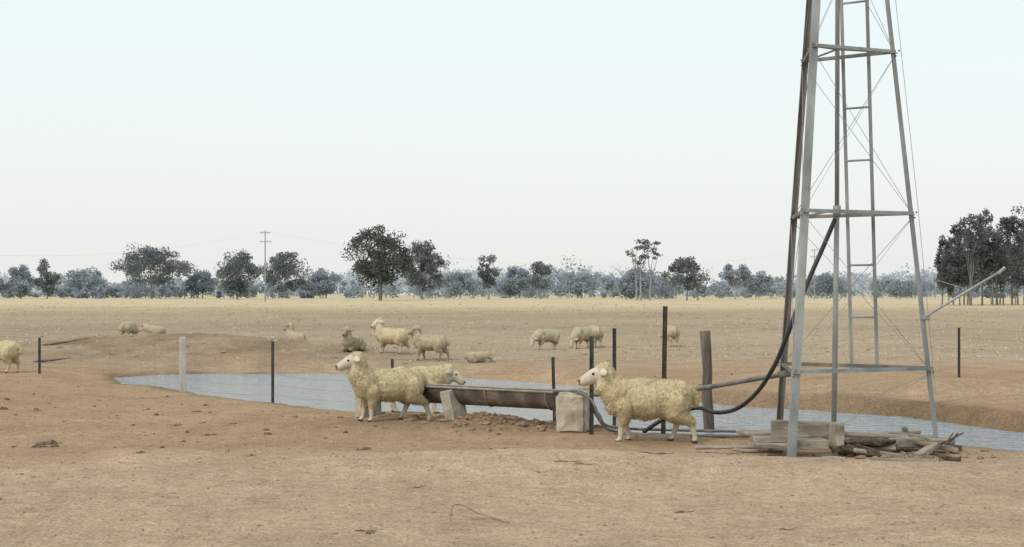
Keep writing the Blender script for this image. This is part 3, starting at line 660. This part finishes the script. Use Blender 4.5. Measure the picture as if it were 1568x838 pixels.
tree(50,94,395,457.5,F2,cb=.05,ncl=36,nl=100,clump=.17,leaf=.55)
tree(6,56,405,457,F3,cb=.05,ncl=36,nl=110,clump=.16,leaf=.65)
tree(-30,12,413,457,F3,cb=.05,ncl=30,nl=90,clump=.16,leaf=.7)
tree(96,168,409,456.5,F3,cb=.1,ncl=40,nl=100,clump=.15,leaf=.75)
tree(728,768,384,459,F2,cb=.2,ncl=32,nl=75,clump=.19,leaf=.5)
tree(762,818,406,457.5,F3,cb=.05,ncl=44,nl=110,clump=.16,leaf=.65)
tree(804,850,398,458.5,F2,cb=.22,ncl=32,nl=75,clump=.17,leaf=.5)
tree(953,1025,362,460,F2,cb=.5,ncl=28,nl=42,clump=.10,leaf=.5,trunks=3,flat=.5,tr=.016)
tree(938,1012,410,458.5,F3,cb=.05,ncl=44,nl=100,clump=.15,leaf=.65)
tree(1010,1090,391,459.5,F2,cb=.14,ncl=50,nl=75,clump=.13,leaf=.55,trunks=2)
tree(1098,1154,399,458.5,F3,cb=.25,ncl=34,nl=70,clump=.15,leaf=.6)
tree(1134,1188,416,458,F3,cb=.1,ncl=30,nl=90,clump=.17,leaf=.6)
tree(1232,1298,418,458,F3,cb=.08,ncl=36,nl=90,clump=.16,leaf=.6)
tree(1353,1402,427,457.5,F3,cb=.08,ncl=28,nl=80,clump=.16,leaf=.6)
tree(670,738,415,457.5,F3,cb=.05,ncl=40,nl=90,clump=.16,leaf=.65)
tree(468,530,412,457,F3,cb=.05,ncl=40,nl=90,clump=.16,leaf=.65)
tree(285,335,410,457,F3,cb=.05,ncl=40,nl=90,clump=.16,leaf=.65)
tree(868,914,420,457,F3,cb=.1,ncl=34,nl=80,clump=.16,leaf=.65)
random.seed(5)
FC=[mat('copse_bark',(.14,.135,.13),(.23,.22,.21),1,.9,0,0),fol('copse_leaf_dark',(.12,.135,.13),(.15,.165,.158)),fol('copse_leaf_light',(.15,.167,.158),(.19,.205,.19))]
for u,vt,wd in [(1445,358,30),(1460,335,34),(1476,322,36),(1494,305,38),(1512,316,36),(1526,330,34),(1540,318,36),(1556,304,40),(1574,308,40),(1596,316,44),(1622,325,44),(1650,320,50),(1690,330,50),(1486,350,40),(1532,350,44),(1566,345,44),(1504,345,36),(1452,380,36),(1550,370,40),(1470,372,40),(1518,372,44)]:
    tree(u-wd/2,u+wd/2,vt,466.5+random.uniform(-1.2,1.2),FC,'slender_tree',cb=.16,ncl=34,nl=52,clump=.20,leaf=.36,flat=1.1,tr=.009,trunks=random.choice([1,1,2]))
def treeline(name,Y0,Y1,n,h0,h1,mats,nl,leaf,seed):
    random.seed(seed); mb=MB()
    for k in range(n):
        Yk=random.uniform(Y0,Y1); x=random.uniform(-.52,.52)*Yk; hh=random.uniform(h0,h1)*(1+.9*float(fbm(np.array([x/70+seed]),np.array([3.3]))[0]))
        if random.random()<.12: hh*=1.3
        W=hh*random.uniform(.9,1.5); z=hz(x,Yk)
        mb.tube([(x,Yk,z-.5),(x+.2,Yk,z+hh*.5)],[.25,.15],4,0)
        for j in range(8):
            c=(x+random.uniform(-.42,.42)*W,Yk+random.uniform(-.3,.3)*W,z+hh*random.uniform(.12,.86)); r=W*random.uniform(.15,.26)
            leaves(mb.v,mb.f,mb.m,c,(r,r,r*.7),nl,leaf,random.choice([1,1,2]))
    mb.obj(name,mats)
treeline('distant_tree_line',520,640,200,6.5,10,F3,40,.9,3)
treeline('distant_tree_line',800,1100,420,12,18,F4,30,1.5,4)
def pole(u,vt,vb,Y_):
    x=(u-784)/F*Y_; z=hz(x,Y_); top=CH+(450-vt)*Y_/F
    b=MB(); b.tube([(0,0,-.5),(0,0,top-z)],[.17,.11],8)
    for dz,w in ((.5,1.1),(2.4,1.2)):
        b.prism((-w,0,top-z-dz),(w,0,top-z-dz),[(-.07,-.06),(.07,-.06),(.07,.06),(-.07,.06)])
        for s_ in (-1,-.5,.5,1): b.tube([(w*.92*s_,0,top-z-dz),(w*.92*s_,0,top-z-dz+.35)],.05,5)
    o=b.obj('power_pole',[F2[0]]); o.location=(x,Y_,z); return (x,Y_,top)
p1=pole(406,353,460,300); p2=pole(1247,381,457,420); p0=pole(-420,330,465,255)
w=MB()
for a_,b_ in ((p0,p1),(p1,p2)):
    for s_ in (-1,1):
        pts=[]
        for k in range(25):
            t=k/24; pts.append((a_[0]*(1-t)+b_[0]*t+s_,a_[1]*(1-t)+b_[1]*t,a_[2]*(1-t)+b_[2]*t-.3-6*4*t*(1-t)))
        w.tube(pts,.007,3)
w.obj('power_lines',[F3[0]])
# ------------------------------------------------------------------ light
wd=bpy.data.worlds.new('World'); sc.world=wd; wd.use_nodes=True; nt=wd.node_tree; nt.nodes.clear()
out=nt.nodes.new('ShaderNodeOutputWorld'); sk=nt.nodes.new('ShaderNodeTexSky'); sk.sky_type='NISHITA'; sk.sun_disc=False; sk.sun_elevation=R(48); sk.sun_rotation=R(225); sk.dust_density=6; sk.air_density=1; sk.altitude=100
b1=nt.nodes.new('ShaderNodeBackground'); b1.inputs[1].default_value=.05; lk(nt,sk.outputs[0],b1.inputs[0])
tcw=nt.nodes.new('ShaderNodeTexCoord'); sp=nt.nodes.new('ShaderNodeSeparateXYZ'); lk(nt,tcw.outputs['Generated'],sp.inputs[0])
rw=nt.nodes.new('ShaderNodeValToRGB'); e=rw.color_ramp.elements; e[0].position=0; e[0].color=(.82,.82,.785,1); e[1].position=.25; e[1].color=(.73,.83,.79,1); lk(nt,sp.outputs['Z'],rw.inputs[0])
b2=nt.nodes.new('ShaderNodeBackground'); lk(nt,rw.outputs[0],b2.inputs[0]); b2.inputs[1].default_value=1.0
ad=nt.nodes.new('ShaderNodeAddShader'); lk(nt,b1.outputs[0],ad.inputs[0]); lk(nt,b2.outputs[0],ad.inputs[1]); lk(nt,ad.outputs[0],out.inputs[0])
sl=bpy.data.lights.new('sun','SUN'); sl.energy=1.2; sl.angle=R(18); sl.color=(1,.96,.90); so=bpy.data.objects.new('sun',sl); sc.collection.objects.link(so); so.rotation_euler=(R(42),0,R(-45))
cam=bpy.data.cameras.new('camera'); cam.lens=50; cam.sensor_width=36; cam.shift_y=31/1568; cam.clip_end=9000; cam.clip_start=.1
cobj=bpy.data.objects.new('camera',cam); sc.collection.objects.link(cobj); cobj.location=(0,0,CH); cobj.rotation_euler=(R(90),0,0); sc.camera=cobj
sc.view_settings.view_transform='Standard'; sc.view_settings.look='None'; sc.view_settings.exposure=0
